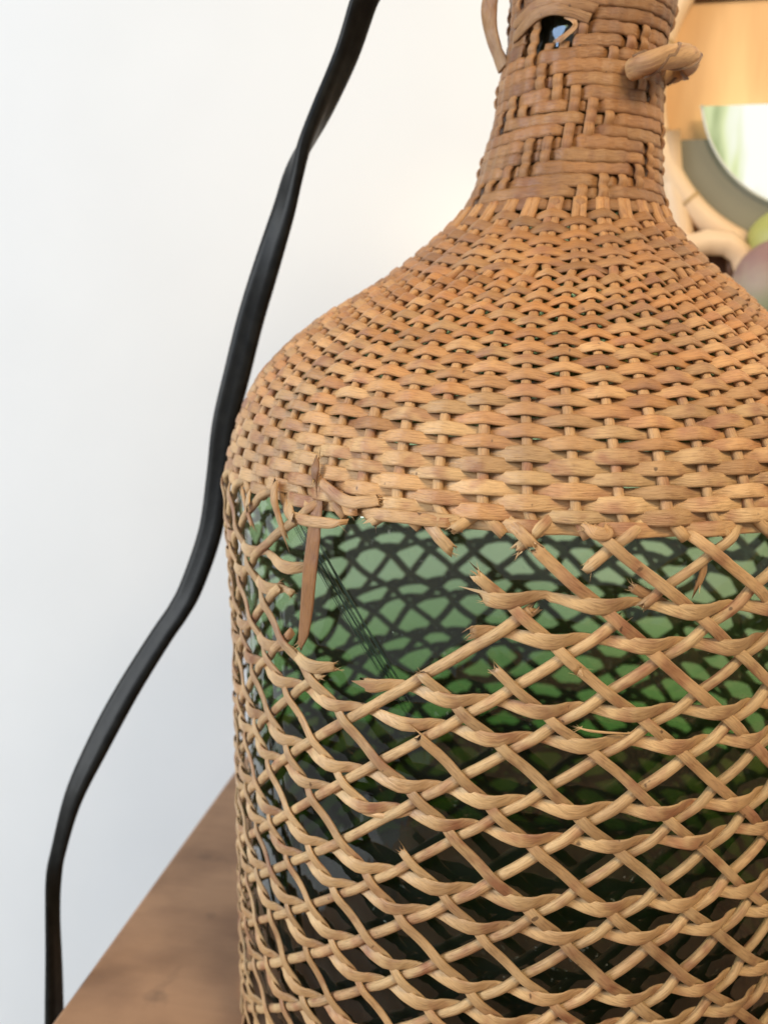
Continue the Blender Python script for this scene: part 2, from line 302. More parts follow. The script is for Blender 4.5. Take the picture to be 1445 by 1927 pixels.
def slash(i, n0, n1, up=(0, 0), name='rising_stick', w=.0258, ext=None):
    """'/' stick number i between lattice rows n0..n1 (n = i-j)"""
    ns = np.arange(n0, n1+1e-6, 1/12); ns = np.append(ns[ns < n1-.03], n1)
    j = i-ns; th, z = lat(np.full_like(ns, i), j)
    # under '\' where j integer, over cross weaver at n in HN
    off = -.001*np.ones_like(ns)
    off -= .004*np.exp(-((ns-np.round(ns))/.25)**2)
    d = np.min(np.abs(ns[:, None]-HN[None]), 1); off += .006*np.exp(-(d/.28)**2)
    off -= .022*np.clip((-4.35-ns)/.25, 0, 1)
    P, Nn = surf(th, z, off+.012)
    tn = tonef(.98, .13)*(1+.06*np.array([nz1(x, i+.5, 1.3) for x in ns]))*(1-.55*rearness(th))  # rear sticks darkened in tone, shade painted into the colour
    rd = np.clip(.09+.14*np.array([nz1(x, i+9.5, .6) for x in ns])+rng.uniform(-.08, .12), 0, 1)
    ww = w*tonef(1, .10)*(1+.05*np.array([nz1(x, i+3.5, 2) for x in ns]))
    ww = ww*(1+.25*rearness(th))
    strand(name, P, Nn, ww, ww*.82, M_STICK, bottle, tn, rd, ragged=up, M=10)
def back(j, n0, n1, up=(0, 0), name='falling_cane', w=.0275):
    """'\\' cane number j between lattice rows"""
    ns = np.arange(n0, n1+1e-6, 1/12); ns = np.append(ns[ns < n1-.03], n1)
    th, z = lat(ns+j, np.full_like(ns, j))
    off = .006*np.ones_like(ns)
    off += .0065*np.exp(-((ns-np.round(ns))/.26)**2)
    d = np.min(np.abs(ns[:, None]-HN[None]-.09), 1); off -= .007*np.exp(-(d/.24)**2)
    off -= .022*np.clip((-4.35-ns)/.25, 0, 1)
    P, Nn = surf(th, z, off+.012)
    tn = tonef(.90, .12)*(1+.07*np.array([nz1(x, j+50.5, 1.3) for x in ns]))*(1-.55*rearness(th))  # rear canes also carry painted shade in their tone
    rd = np.clip(.24+.18*np.array([nz1(x, j+19.5, .6) for x in ns])+rng.uniform(-.1, .12), 0, 1)
    ww = w*tonef(1, .10)*(1+.07*np.array([nz1(x, j+33.5, 2) for x in ns]))
    ww = ww*(1+.25*rearness(th))
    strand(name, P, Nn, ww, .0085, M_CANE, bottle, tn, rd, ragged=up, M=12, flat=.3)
def cross(n, s0, s1, up=(0, 0), name='cross_weaver', w=.039, closed=False):
    """horizontal weaver in lattice row n; s = number of the '\\' cane"""
    st = np.arange(s0, s1+1e-6, 1/16); 
    if closed: st = st[:-1]
    c = n+.5; i = st+c; j = st
    th, z = lat(i, j)
    fr = st-np.floor(st)                   # 0 = over '\', ~.5 = under '/'
    # where is the '/' crossing (i integer): st = int - c -> frac
    q = (st - (np.floor(st+c)-c))          # distance past last '/' crossing, 0..1
    ph = q-.5                              # '\' crossing at ph = 0
    amp = .0078*(1+.25*np.array([nz1(x, n+70.2, .7) for x in st]))
    dz = amp*np.interp(ph, [-.5, -.42, -.25, -.02, .12, .32, .46, .5], [.1, .1, -.25, -.95, -.9, .25, .8, .1])
    off = .0150 + .0095*np.interp(ph, [-.5, -.36, -.2, 0, .2, .36, .5], [-1.15, -.75, .25, 1, .65, -.55, -1.15])
    ww = w*np.interp(ph, [-.5, -.36, -.2, 0, .12, .3, .42, .5], [.58, .62, .80, .99, 1.0, .80, .48, .50])*tonef(1, .05)
    ww *= 1+.10*np.array([nz1(x, n+90.2, .8) for x in st])
    P, Nn = surf(th, z+dz, off)
    seg_ = np.floor(st+c).astype(int)
    rv = {k: (rng.uniform(-.07, .07), rng.uniform(-.10, .10)) for k in range(seg_.min(), seg_.max()+1)}
    tn = tonef(.97, .04)*(1+np.array([rv[k][0] for k in seg_])); tn *= np.interp(ph, [-.5, -.2, .05, .2, .5], [1.1, 1.08, .97, .92, .86])*(1-.55*rearness(th))  # last factor paints shade onto the rear of the weaver
    rd = np.clip(.13+np.array([rv[k][1] for k in seg_])+np.interp(ph, [-.5, -.2, .05, .3, .5], [-.12, -.08, .12, .16, .16]), 0, 1)
    tw = np.interp(ph, [-.5, -.25, 0, .25, .5], [.25, .35, 0, -.3, .25])
    ww = ww*(1-.05*rearness(th))
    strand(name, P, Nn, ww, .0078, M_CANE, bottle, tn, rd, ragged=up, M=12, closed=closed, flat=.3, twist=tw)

# '/' sticks: number -> list of (n0, n1) pieces, broken ends ragged
R_ = .016
sl = {0: [(-4.9, -3.45, 0, R_), (-2.15, NBOT, R_, 0)], 1: [(-4.9, -2.55, 0, R_), (-2.0, NBOT, R_, 0)],
      -1: [(-4.9, -3.75, 0, R_), (.78, NBOT, R_, 0)], -2: [(-4.9, -4.35, 0, R_), (-.2, NBOT, R_, 0)],
      -3: [(-4.9, -4.3, 0, R_), (-1.75, NBOT, R_, 0)]}
for i in range(-15, 16):
    for a, b, ra, rb in sl.get(i, [(-4.9, NBOT, 0, 0)]): slash(i, a, b, (ra, rb))
bk = {0: [(-4.9, -4.1, 0, R_), (.0, NBOT, R_, 0)], 1: [(-.45, NBOT, R_, 0)], -1: [(-4.9, -4.0, 0, R_), (2.08, NBOT, R_, 0)],
      2: [(-4.9, -3.75, 0, R_), (-3.05, -.72, R_, R_), (-.62, NBOT, R_, 0)], 3: [(-4.9, -3.9, 0, R_), (-3.75, NBOT, R_, 0)],
      -3: [(-4.9, 4.6, 0, R_), (5.75, NBOT, R_, 0)]}
for j in range(-15, 16):
    for a, b, ra, rb in bk.get(j, [(-4.9, NBOT, 0, 0)]): back(j, a, b, (ra, rb))
def jof(x, y, n):    # which s on row n lies under a photo point
    th, z = cylhit(x, y); best = min(np.arange(-12, 12, .02), key=lambda s: abs(float(lat(np.array(s+n+.5), np.array(s))[0])-th)); return float(best)
hc = {-3: [(jof(918, 1110, -3), jof(570, 1063, -3)+31)], -2: [(jof(892, 1180, -2), jof(536, 1108, -2)+31)], 0: [(jof(706, 1270, 0), jof(614, 1250, 0)+31)]}
for n in HROWS:
    if n < -3: continue
    if n in hc:
        for a, b in hc[n]: cross(n, a, b, (R_, R_))
    else: cross(n, -15.5, 15.5, closed=True)

# ---- shoulder: stakes and plain-woven rows
DT = 2*pi/31
stake = [(.0895+DT*(j-4), 0, j) for j in range(-12, 19)] + [(.19+DT*i, 1, i) for i in range(-16, 15)]
stake.sort(); STH = np.array([s[0] for s in stake])          # 62 stake angles, alternating kinds
PAIR0 = .14                                                   # centre of a pair
def stake_theta(th, kind, z):
    pc = PAIR0+DT*round((th-PAIR0)/DT)
    f = np.interp(z, [.165, .215], [0, 1])
    return th*(1-f) + (pc+(-1 if kind == 0 else 1)*.021*np.interp(z, [.2, .36], [1, 1.2]))*f
for th, kind, idx in stake:
    zs = np.linspace(.40, -.42, 70)
    t = np.array([stake_theta(th, kind, z) for z in zs]) + .004*np.array([nz1(z, idx+kind*40+.3, 4) for z in zs])
    # bend towards its lattice line at the bottom
    if kind == 0: te, ze = lat(np.array(-4.45+idx), np.array(idx))
    else: te, ze = lat(np.array(idx), np.array(idx+4.45))
    f = np.clip((-.36-zs)/.07, 0, 1)**1.5; t = t*(1-f)+float(te)*f
    P, Nn = surf(t, zs, .0035)
    rd = np.interp(zs, [-.4, -.1, .2, .4], [.4, .7, 1, 1])
    strand('stake', P, Nn, .0255*tonef(1, .12), .020, M_STICK, bottle, tonef(.98, .10), rd*.8, M=8)

ROWY = [406, 420, 434, 446, 457, 467, 477, 487, 497, 508, 520, 531, 542, 552, 563, 573, 584, 596, 610, 621, 634, 646, 658.5, 671, 684, 698, 713.5, 727.6, 742, 759, 777, 796, 818, 840, 862, 883, 905, 929, 953, 975, 996]
zs_ = [hit(1060, y)[1] for y in ROWY]
# even out measurement noise a little
zr_ = np.array(zs_); zr_[1:-1] = (zr_[:-2]+2*zr_[1:-1]+zr_[2:])/4
def row(r, z0, a0=-pi, a1=pi, rag=(0, 0), name='shoulder_weaver', dz0=0.0):
    paired = r < 10
    if paired: cen = PAIR0+DT*np.arange(-20, 20); 
    else: cen = np.concatenate([STH-2*pi, STH, STH+2*pi])
    cen.sort(); par = (np.arange(len(cen))+r) % 2            # 1 = over this stake
    if paired: par = (np.arange(len(cen))+r) % 2
    k0 = np.arange(len(cen), dtype=float)
    per = 9; n = int((a1-a0)/(2*pi)*(31 if paired else 62)*per)+1
    th = np.linspace(a0, a1, n)
    k = np.interp(th, cen, k0); u = k-np.round(k); kk = np.round(k).astype(int)
    over = np.where(par[np.clip(kk, 0, len(cen)-1)] == 1, 1.0, -1.0)
    ph = over*np.cos(pi*u)                                   # 1 on top of a stake, -1 behind
    sh = np.sign(ph)*np.abs(ph)**.85
    fl = np.where(over > 0, kk, np.where(u > 0, kk+1, kk-1)) # the float this point belongs to
    rs = np.random.default_rng(1000+r); tv = rs.uniform(-1, 1, 400); rv = rs.uniform(-1, 1, 400); wv = rs.uniform(-1, 1, 400)
    fi = fl % 400
    zz = z0+dz0+.0022*np.array([nz1(t, r+.4, 3.0) for t in th]) + .0012*wv[(fi+7) % 400]*np.clip(ph, 0, 1)
    off = .0100*sh*(1+.18*wv[(fi+3) % 400]*(ph > 0))+.002
    off = off + .0035*np.exp(-(u/.16)**2)*(over > 0)          # crease over the stake
    full = .0325 if r >= 10 else .035
    if r > 33: full = .036
    ww = full*(1+.13*wv[fi])*(.82+.18*np.clip((ph+.55)/1.45, 0, 1)**.8)
    P, Nn = surf(th, zz, off)
    zr01 = np.interp(zz, [-.42, -.3, -.1, .1, .25, .4], [.36, .42, .66, .85, 1.0, 1.0])
    pb = .035*nz1(r*.6, 2.2)
    tn = np.interp(z0, [-.42, .1, .25, .4], [1.0, .98, .84, .66])*(1+.20*tv[fi]) * (1-.05*np.exp(-(u/.18)**2)*(over > 0))
    rd = np.clip(zr01+.28*rv[fi]+.16*np.exp(-(u/.15)**2)*(over > 0)*(rv[(fi+11) % 400]*.5+.7)+pb, 0, 1)
    strand(name, P, Nn, ww, .0085, M_CANE, bottle, tn, rd, ragged=rag, M=10, flat=.35)
for r, z in enumerate(zr_):
    if r == 40:
        ta = hit(704, 965)[0]; tb = hit(662, 985)[0]
        row(r, z, ta, ta+2*pi-(ta-tb), (R_*.9, R_*.9), 'rim_weaver', -.002)
    else: row(r, z)

# ---- neck: wraps with stakes peeping out in staggered places
NR = 23; NZ = .386+.0345*np.arange(NR); NTH = PAIR0+DT*np.arange(-16, 15)
def nk(th): return int(np.round((th-PAIR0)/DT))
BITS = [(215, 780, 850), (285, 725, 810), (340, 680, 765), (400, 640, 715), (475, 600, 670), (555, 580, 630), (555, 400, 505), (475, 360, 450), (400, 325, 400),
        (315, 215, 320), (245, 430, 570), (190, 555, 620), (150, 600, 660), (670, 475, 590), (745, 530, 585), (840, 760, 840), (890, 720, 810), (920, 690, 760), (750, 810, 870), (670, 835, 900),
        (585, 860, 1010), (500, 910, 960), (335, 100, 180), (565, 20, 140), (880, 160, 240), (885, 330, 410), (930, 390, 500), (915, 130, 200), (100, 880, 960), (145, 840, 880), (765, 240, 285), (830, 200, 240), (300, 470, 510), (290, 0, 30)]
OUT = set()
for bx, y0, y1 in BITS:
    th, za = hit(860+bx/2.47, y0/2.47); _, zb = hit(860+bx/2.47, y1/2.47)
    for r in range(NR):
        if zb-.006 < NZ[r] < za+.006: OUT.add((nk(th), r))
for k in range(-16, 15):           # the unseen back half: a regular stagger
    if abs(k*DT+PAIR0) > 1.35:
        for r in range(NR):
            if (r*1+k*2) % 6 in (0, 1): OUT.add((k, r))
for k, th in zip(range(-16, 15), NTH):
    zs = np.linspace(.345, 1.19, 110)
    oo = np.array([max([np.exp(-((z-NZ[r])/.021)**2) for r in range(NR) if (k, r) in OUT] or [0]) for z in zs])
    P, Nn = surf(th+.01*np.array([nz1(z, k+.1, 5) for z in zs]), zs, -.009+.019*oo)
    hx = hit(1013, 50)[0] < th < hit(1078, 50)[0]; zc = hit(1040, 50)[1]
    for sel in ([zs < zc-.035, zs > zc+.035] if hx else [zs > -9]):
      strand('neck_stake', P[sel], Nn[sel], .031*tonef(1, .1), .013, M_STICK, bottle, tonef(.72, .1), .85, M=8)
def wrap(r, a0, a1, rag=(0, 0), closed=False, zadd=None, wmul=1.0):
    n = int((a1-a0)/(2*pi)*31*8)+1; th = np.linspace(a0, a1, n)
    if closed: th = th[:-1]
    kf = (th-PAIR0)/DT
    dip = np.zeros_like(th)
    for k in range(-48, 48):
        kk = (k+16) % 31-16
        if (kk, r) in OUT: dip = np.maximum(dip, np.exp(-((kf-k)/.52)**4))
    rs = np.random.default_rng(300+r); tv = rs.uniform(-1, 1, 60)
    seg_ = np.floor(kf/3.3+tv[0]*3).astype(int) % 60
    zz = NZ[r]+.0075*np.array([nz1(cos(t)*1.3, r+.8+sin(t)*.25, 1.0) for t in th])
    if zadd is not None: zz = zz+zadd(th)
    off = .004+.0016*np.cos(2*pi*kf)*(1-dip)-.013*dip
    ww = .0415*wmul*(1+.16*tv[(seg_+5) % 60])*(1-.22*dip)
    P, Nn = surf(th, zz, off)
    tn = np.interp(NZ[r], [.38, .5, .75, 1.0], [.57, .63, .68, .50])*(1+.17*tv[seg_]); rd = np.clip(np.interp(NZ[r], [.38, .55, 1.0], [1.0, .98, .98])+.18*tv[(seg_+9) % 60], 0, 1)
    strand('neck_wrap', P, Nn, ww, .008, M_CANE, bottle, tn, rd, closed=closed, ragged=rag, M=8, flat=.3)
hl, zt_ = hit(985, 55); hr, _ = hit(1084, 50)
zh0 = hit(1040, 80)[1]; zh1 = hit(1040, 22)[1]
for r in range(NR):
    if zh0 < NZ[r] < zh1: wrap(r, hr, hl+2*pi, (.01, .01))
    elif abs(NZ[r]-zh1) < .04 and NZ[r] > zh1: wrap(r, -pi, pi, closed=True, zadd=lambda t: .012*np.exp(-((t-(hl+hr)/2)/.45)**2))
    else: wrap(r, -pi, pi, closed=True)

# ---- loose pieces that follow points on the photo, a given height off the weave
def loose(name, pts, w, t=.010, m=None, tone=.95, red=.3, rag=(R_, R_), cyl=True, twist=None, flat=.3):
    pp = []
    for x, y, h in pts:
        th, z = cylhit(x, y) if cyl else hit(x, y); pp.append((th, z, h))
    pp = np.array(pp); tt = np.linspace(0, len(pp)-1, (len(pp)-1)*8+1); k = np.arange(len(pp))
    def cr(v):
        out = []
        for a in tt:
            i = min(int(a), len(v)-2); f = a-i; p0, p1, p2, p3 = v[max(i-1, 0)], v[i], v[i+1], v[min(i+2, len(v)-1)]
            out.append(.5*((2*p1)+(-p0+p2)*f+(2*p0-5*p1+4*p2-p3)*f*f+(-p0+3*p1-3*p2+p3)*f**3))
        return np.array(out)
    th, z, h = cr(pp[:, 0]), cr(pp[:, 1]), cr(pp[:, 2]); P, Nn = surf(th, z, h)
    ww = np.interp(tt, k, w) if hasattr(w, '__len__') else w
    tw = np.interp(tt, k, twist) if twist is not None else None
    return strand(name, P, Nn, ww, t, m or M_CANE, bottle, tone, red, ragged=rag, M=10, flat=flat, twist=tw)
o = loose('hanging_strip', [(612, 940, .006), (613, 1000, .02), (608, 1070, .03), (601, 1130, .03), (590, 1180, .024), (578, 1208, .016)], [.036, .046, .050, .048, .040, .020], .006, red=1.0, tone=.62)
o['label'] = 'dark reddish dried strip hanging down over the bare glass'
loose('torn_weaver', [(552, 940, .006), (566, 965, .016), (600, 976, .02), (640, 981, .018), (656, 980, .016)], [.018, .028, .031, .028, .014], red=.4)
loose('knotted_end', [(545, 918, .03), (547, 940, .032), (550, 962, .024), (556, 992, .018)], [.022, .030, .020, .020], .014, M_STICK, red=.35)
loose('loose_end', [(478, 925, .012), (486, 950, .014), (496, 985, .014)], [.018, .018, .016], .012, M_STICK, red=.4)
o = loose('bark_flap', [(601, 872, .028), (602, 890, .034), (598, 908, .028)], [.014, .030, .016], .006, red=1, tone=.5, cyl=False); o['label'] = 'dark brown bark flap on the shoulder weave'
loose('torn_weaver', [(705, 965, .012), (740, 968, .022), (800, 975, .022), (850, 982, .012)], [.030, .032, .030, .026], red=.42)
loose('loose_end', [(598, 905, .016), (650, 945, .022), (690, 948, .022), (712, 944, .016)], [.024, .032, .030, .030], red=.45, cyl=False)
loose('split_end', [(683, 1517, .014), (700, 1525, .016), (745, 1530, .015), (790, 1522, .006)], [.010, .015, .015, .008], red=.2, tone=1.08)
loose('fibre', [(1088, 1362, .02), (1110, 1365, .026), (1150, 1370, .022), (1180, 1374, .014)], [.003, .007, .006, .003], .003, red=.2, tone=1.05)
loose('cut_stub', [(1184, 1100, .004), (1200, 1108, .006), (1222, 1118, .004), (1245, 1130, -.002)], [.022, .026, .022, .016], .015, M_STICK, red=.7, tone=.7)
loose('cut_stub', [(1313, 1048, .004), (1310, 1070, .006), (1303, 1092, .006)], [.014, .018, .014], .008, red=.5, tone=.85)
loose('rim_patch', [(1102, 990, .018), (1115, 1000, .026), (1135, 1001, .024), (1140, 992, .014)], [.020, .032, .030, .018], .008, red=.5)
loose('cut_stub', [(650, 1100, -.004), (651, 1105, .0), (640, 1160, -.004)], [.004, .005, .004], .004, red=.4) if False else None
# frayed fibres round the hole in the neck
for q in range(6):
    dx = q*1.6
    loose('fibre', [(1062-dx*.2, 24+dx, .012), (1083-dx*.6, 36+dx, .016+.001*q), (1082-dx*1.4, 56, .016), (1052-dx*1.5, 80-dx*.4, .010)], [.002, .003, .003, .002], .002, red=.5, tone=1.0, cyl=False, rag=(0, .004))
loose('neck_band', [(965, 72, .012), (985, 52, .018), (1010, 28, .020), (1040, 17, .020), (1075, 22, .018), (1110, 34, .012)], [.028, .034, .034, .030, .028, .030], .010, red=.75, tone=.62, cyl=False, rag=(.003, .003))
loose('neck_band', [(966, 46, .012), (985, 32, .018), (1010, 12, .020), (1040, 3, .020), (1080, 6, .018), (1120, 14, .012)], [.024, .030, .034, .032, .030, .026], .010, red=.8, tone=.66, cyl=False, rag=(.003, .003))

# ---- handle loops at the neck
def loop3(name, pts, w, t, twist, nref, **kw):
    pts = np.array(pts, float); tt = np.linspace(0, len(pts)-1, (len(pts)-1)*12+1); k = np.arange(len(pts)); out = []
    for a in tt:
        i = min(int(a), len(pts)-2); f = a-i; p0, p1, p2, p3 = pts[max(i-1, 0)], pts[i], pts[i+1], pts[min(i+2, len(pts)-1)]
        out.append(.5*((2*p1)+(-p0+p2)*f+(2*p0-5*p1+4*p2-p3)*f*f+(-p0+3*p1-3*p2+p3)*f**3))
    return strand(name, out, np.tile(nref, (len(out), 1)), np.interp(tt, k, w), t, kw.get('m', M_CANE), bottle, kw.get('tone', .8), kw.get('red', .7), M=12, flat=kw.get('flat', .2), ragged=kw.get('rag', (0, 0)), twist=np.interp(tt, k, twist))
lp = [atY(948, 128, -.06), atY(936, 100, -.05), atY(924, 60, -.05), atY(920, 20, -.06), atY(926, -20, -.06), atY(940, -60, -.04)]
loop3('handle_loop', lp, [.05, .052, .046, .05, .05, .04], .016, [.2, .5, .1, -.4, -.1, .2], np.array([-.5, -.85, 0.]), tone=.62, red=.6)
th_, z_ = hit(1185, 133); p0 = surf(th_, z_, .01)[0]; p1 = surf(*hit(1212, 116), .045)[0]
def nearer(x, y, Y): return atY(x, y, Y)
lp = [nearer(*q) for q in ((1190, 131, -.225), (1216, 120, -.27), (1248, 109, -.25), (1280, 105, -.17), (1297, 110, -.07), (1290, 126, .0), (1262, 139, .03), (1238, 144, .0))]
rt_ = loop3('handle_loop', lp, [.052, .064, .066, .066, .062, .058, .054, .05], .060, [0, .3, .6, 1., 1.4, 1.8, 2.1, 2.4], np.array([0, -.6, .8]), tone=.95, red=.45, rag=(.005, 0), flat=0, m=M_STICK)
# spiral grooves that make it a twisted bundle
lpn = np.array(lp); tt = np.linspace(.5, len(lpn)-1.4, 90)
for s in range(2):
    q = []
    for a in tt:
        i = min(int(a), len(lpn)-2); f = a-i; p0, p1, p2, p3 = lpn[max(i-1, 0)], lpn[i], lpn[i+1], lpn[min(i+2, len(lpn)-1)]
        c = .5*((2*p1)+(-p0+p2)*f+(2*p0-5*p1+4*p2-p3)*f*f+(-p0+3*p1-3*p2+p3)*f**3); tg = p2-p1; tg /= np.linalg.norm(tg)
        u = np.cross(tg, [0, 0, 1.]); u /= np.linalg.norm(u)+1e-9; v = np.cross(u, tg); an = a*1.6+s*pi
        q.append(c+(u*cos(an)+v*sin(an))*.0315)
    strand('loop_strand', q, np.tile([0, -1., .2], (len(q), 1)), .012, .006, M_CANE, rt_, .45, .8, M=6)

V = []; Fc = []
for o_, d_, b_, u_, ln, hw in SPL:
    n0_ = len(V); bend = u_*rng.normal(0, .25)+b_*rng.normal(0, .25)
    for q, f in enumerate((0, .5, 1)):
        c = o_+d_*ln*f+bend*ln*f*f; h = hw*(1-.9*f)
        V += [c+b_*h, c-b_*h*.6+u_*h*.7, c-b_*h*.6-u_*h*.7]
    for q in range(2):
        for k in range(3): a = n0_+q*3+k; b2 = n0_+q*3+(k+1) % 3; Fc.append((a, b2, b2+3, a+3))
_C = np.zeros((len(V), 4)); _C[:, 0] = 1.15; _C[:, 1] = .15; _C[:, 2] = .3; _C[:, 3] = 1
o = raw_mesh('splinters', V, Fc, M_STICK, bottle, uv=np.array(V)[:, :2]*10, tone=_C); o['kind'] = 'stuff'; o['label'] = 'fine pale splinters on the snapped cane ends'

# ---- scratches and seeds on the glass
V = []; Fc = []
for q in range(22):
    x0 = 557+q*1.1+rng.uniform(-4, 4)+(q > 15)*7; ya = 925+rng.uniform(0, 90); yb = 1335+rng.uniform(-70, 30)
    pts = []
    for y in np.linspace(ya, yb, 26):
        f = (y-950)/380; x = x0+f*205-22*sin(f*pi)*.3+rng.uniform(-.25, .25)
        th, z = cylhit(x, y, .966); P, Nn = surf(th, z, -.0205); pts.append((P, Nn))
    b0 = len(V)
    for k, (P, Nn) in enumerate(pts):
        hw = .0007*sin(pi*(k+.5)/26)*rng.uniform(.6, 1.2); V += [P+np.array([-hw, 0, -hw*.4]), P+Nn*.0012, P+np.array([hw, 0, hw*.4])]
    for k in range(25):
        a = b0+k*3; Fc += [(a, a+1, a+4, a+3), (a+1, a+2, a+5, a+4)]
M_SCR = simple('glass_scratch', (0.02, 0.04, 0.022), 0.3)
o = raw_mesh('glass_scratches', V, Fc, M_SCR, bottle); o['kind'] = 'stuff'; o['label'] = 'bundle of fine dark scratches running across the bare glass'
V = []; Fc = []
for q in range(420):
    x = rng.uniform(470, 1440); y = rng.uniform(960, 1400)
    if q < 260: x = rng.normal(800, 90); y = rng.normal(1120, 80)
    th, z = cylhit(x, y, .966); P, Nn = surf(th, z, -.0205); s = rng.uniform(.0004, .0011)*(2.2 if q % 37 == 0 else 1)
    if z > -.42: continue
    Uu = np.cross(Nn, [0, 0, 1.]); b0 = len(V)
    for k in range(5): a = 2*pi*k/5; V.append(P+s*(Uu*cos(a)+np.array([0, 0, 1])*sin(a)))
    V.append(P+Nn*s*.8)
    Fc += [(b0+k, b0+(k+1) % 5, b0+5) for k in range(5)]
M_SEED = simple('glass_seed', (0.16, 0.22, 0.15), 0.2)
o = raw_mesh('glass_seeds', V, Fc, M_SEED, bottle); o['kind'] = 'stuff'

_t, _z = hit(1042, 58); _P, _N = surf(_t, _z, -.022); _d = _P-EYE; _d /= np.linalg.norm(_d); _r = _d-2*(_d@_N)*_N
area('glint_light', _P+_r*16, _P, 3.4, 4.6, 6.0, (0.45, 0.66, 1.0))  # lamp added to put a blue glint in the neck glass

# ------------------------------------------------------------------ flat black cord
cp = [(718, -80, 56, -.05), (706, -40, 54, -.05), (686, 0, 50, -.05), (653, 100, 44, 0), (609, 200, 38, 0), (573, 275, 31, 0), (552, 330, 34, 0), (533, 400, 40, 0), (502, 500, 48, 0), (472, 600, 49, 0), (447, 700, 49, -.02),
      (423, 800, 46, -.03), (411, 900, 44, -.03), (396, 1000, 43, -.05), (362, 1100, 42, -.08), (336, 1150, 40, -.1), (302, 1200, 40, -.12), (240, 1300, 42, -.18), (186, 1400, 42, -.24), (139, 1500, 34, -.3),
      (111, 1600, 24, -.34), (102, 1650, 21, -.36), (100, 1720, 24, -.38), (102, 1820, 29, -.40), (103, 1927, 32, -.42), (104, 2000, 32, -.44), (106, 2100, 32, -.46)]
cpa = np.array(cp, float); tt = np.linspace(0, len(cp)-1, (len(cp)-1)*8+1); out = []
for a in tt:
    i = min(int(a), len(cp)-2); f = a-i; p0, p1, p2, p3 = cpa[max(i-1, 0)], cpa[i], cpa[i+1], cpa[min(i+2, len(cp)-1)]
    out.append(.5*((2*p1)+(-p0+p2)*f+(2*p0-5*p1+4*p2-p3)*f*f+(-p0+3*p1-3*p2+p3)*f**3))
out = np.array(out); P = np.array([atY(x, y, Y) for x, y, w, Y in out]); n = len(P)
dist = (P-EYE)@FW; app = out[:, 2]*dist/F
WB, TB = .094, .040
# rotation of the ribbon about its own line that gives this apparent width
ang = np.arccos(np.clip(np.sqrt(np.clip((app**2-TB**2)/(WB**2-TB**2), 0, 1)), 0, 1))
i1 = 24+int(np.argmin(app[24:64])); i2 = 150+int(np.argmin(app[150:])); ii = np.arange(n)
ang = np.where(ii < i1, ang, np.where(ii < i2, pi-ang, pi+ang))
for _ in range(6): ang[8:-8] = np.convolve(ang, np.ones(13)/13, 'same')[8:-8]
T = np.gradient(P, axis=0); T /= np.linalg.norm(T, axis=1, keepdims=True); Vw = EYE-P; Vw /= np.linalg.norm(Vw, axis=1, keepdims=True)
B = np.cross(T, Vw); B /= np.linalg.norm(B, axis=1, keepdims=True); U = np.cross(B, T)
B, U = B*np.cos(ang)[:, None]+U*np.sin(ang)[:, None], -B*np.sin(ang)[:, None]+U*np.cos(ang)[:, None]
fit_w = np.clip(app/np.sqrt((WB*np.cos(ang))**2+(TB*np.sin(ang))**2), .6, 1.3)
fit_w[8:-8] = np.convolve(fit_w, np.ones(11)/11, 'same')[8:-8]
sec = []                        # twin-core section: two lobes with a shallow waist
for k in range(28):
    a = 2*pi*k/28; cx = cos(a); sx = sin(a); waist = 1-.14*math.exp(-(cx/.22)**2)
    sec.append((WB/2*np.sign(cx)*abs(cx)**.75, TB/2*np.sign(sx)*abs(sx)**.7*waist))
V = []; 
for k in range(n):
    for a, b in sec: V.append(P[k]+(B[k]*a+U[k]*b)*fit_w[k])
Fc = [(i*28+k, i*28+(k+1) % 28, (i+1)*28+(k+1) % 28, (i+1)*28+k) for i in range(n-1) for k in range(28)]
Fc += [tuple(range(27, -1, -1)), tuple((n-1)*28+k for k in range(28))]
tag(raw_mesh('power_cord', V, Fc, M_CORD), 'flat black twin-core cord hanging in a twisting curve left of the bottle', 'cord')

# ------------------------------------------------------------------ room: wall, floor, table
def box(name, lo, hi, m, parent=None, bev=0.0):
    x0, y0, z0 = lo; x1, y1, z1 = hi
    V = [(x0, y0, z0), (x1, y0, z0), (x1, y1, z0), (x0, y1, z0), (x0, y0, z1), (x1, y0, z1), (x1, y1, z1), (x0, y1, z1)]
    Fc = [(3, 2, 1, 0), (4, 5, 6, 7), (0, 1, 5, 4), (1, 2, 6, 5), (2, 3, 7, 6), (3, 0, 4, 7)]
    o = raw_mesh(name, V, Fc, m, parent, smooth=False)
    if bev:
        md = o.modifiers.new('edge', 'BEVEL'); md.width = bev*S; md.segments = 3
    return o
ZF = ZT-6.6; YW = 2.10
o = box('wall', (-12, YW, ZF), (12, YW+.8, 9), M_WALL); o['kind'] = 'structure'
o = box('floor', (-12, -9, ZF-.3), (12, YW, ZF), M_FLOOR); o['kind'] = 'structure'
table = empty('wooden_table', (1.2, .2, ZF), 'brown worn wooden table under the bottle, pushed against the white wall', 'table')
box('table_top', (-1.58, -4.2, ZT-.24), (4.6, 2.04, ZT-.002), M_TABLE, table, .02)
for x in (-1.3, 4.1):
    for y in (-3.8, 1.7): box('leg', (x-.17, y-.17, ZF), (x+.17, y+.17, ZT-.24), M_TABLE, table, .02)

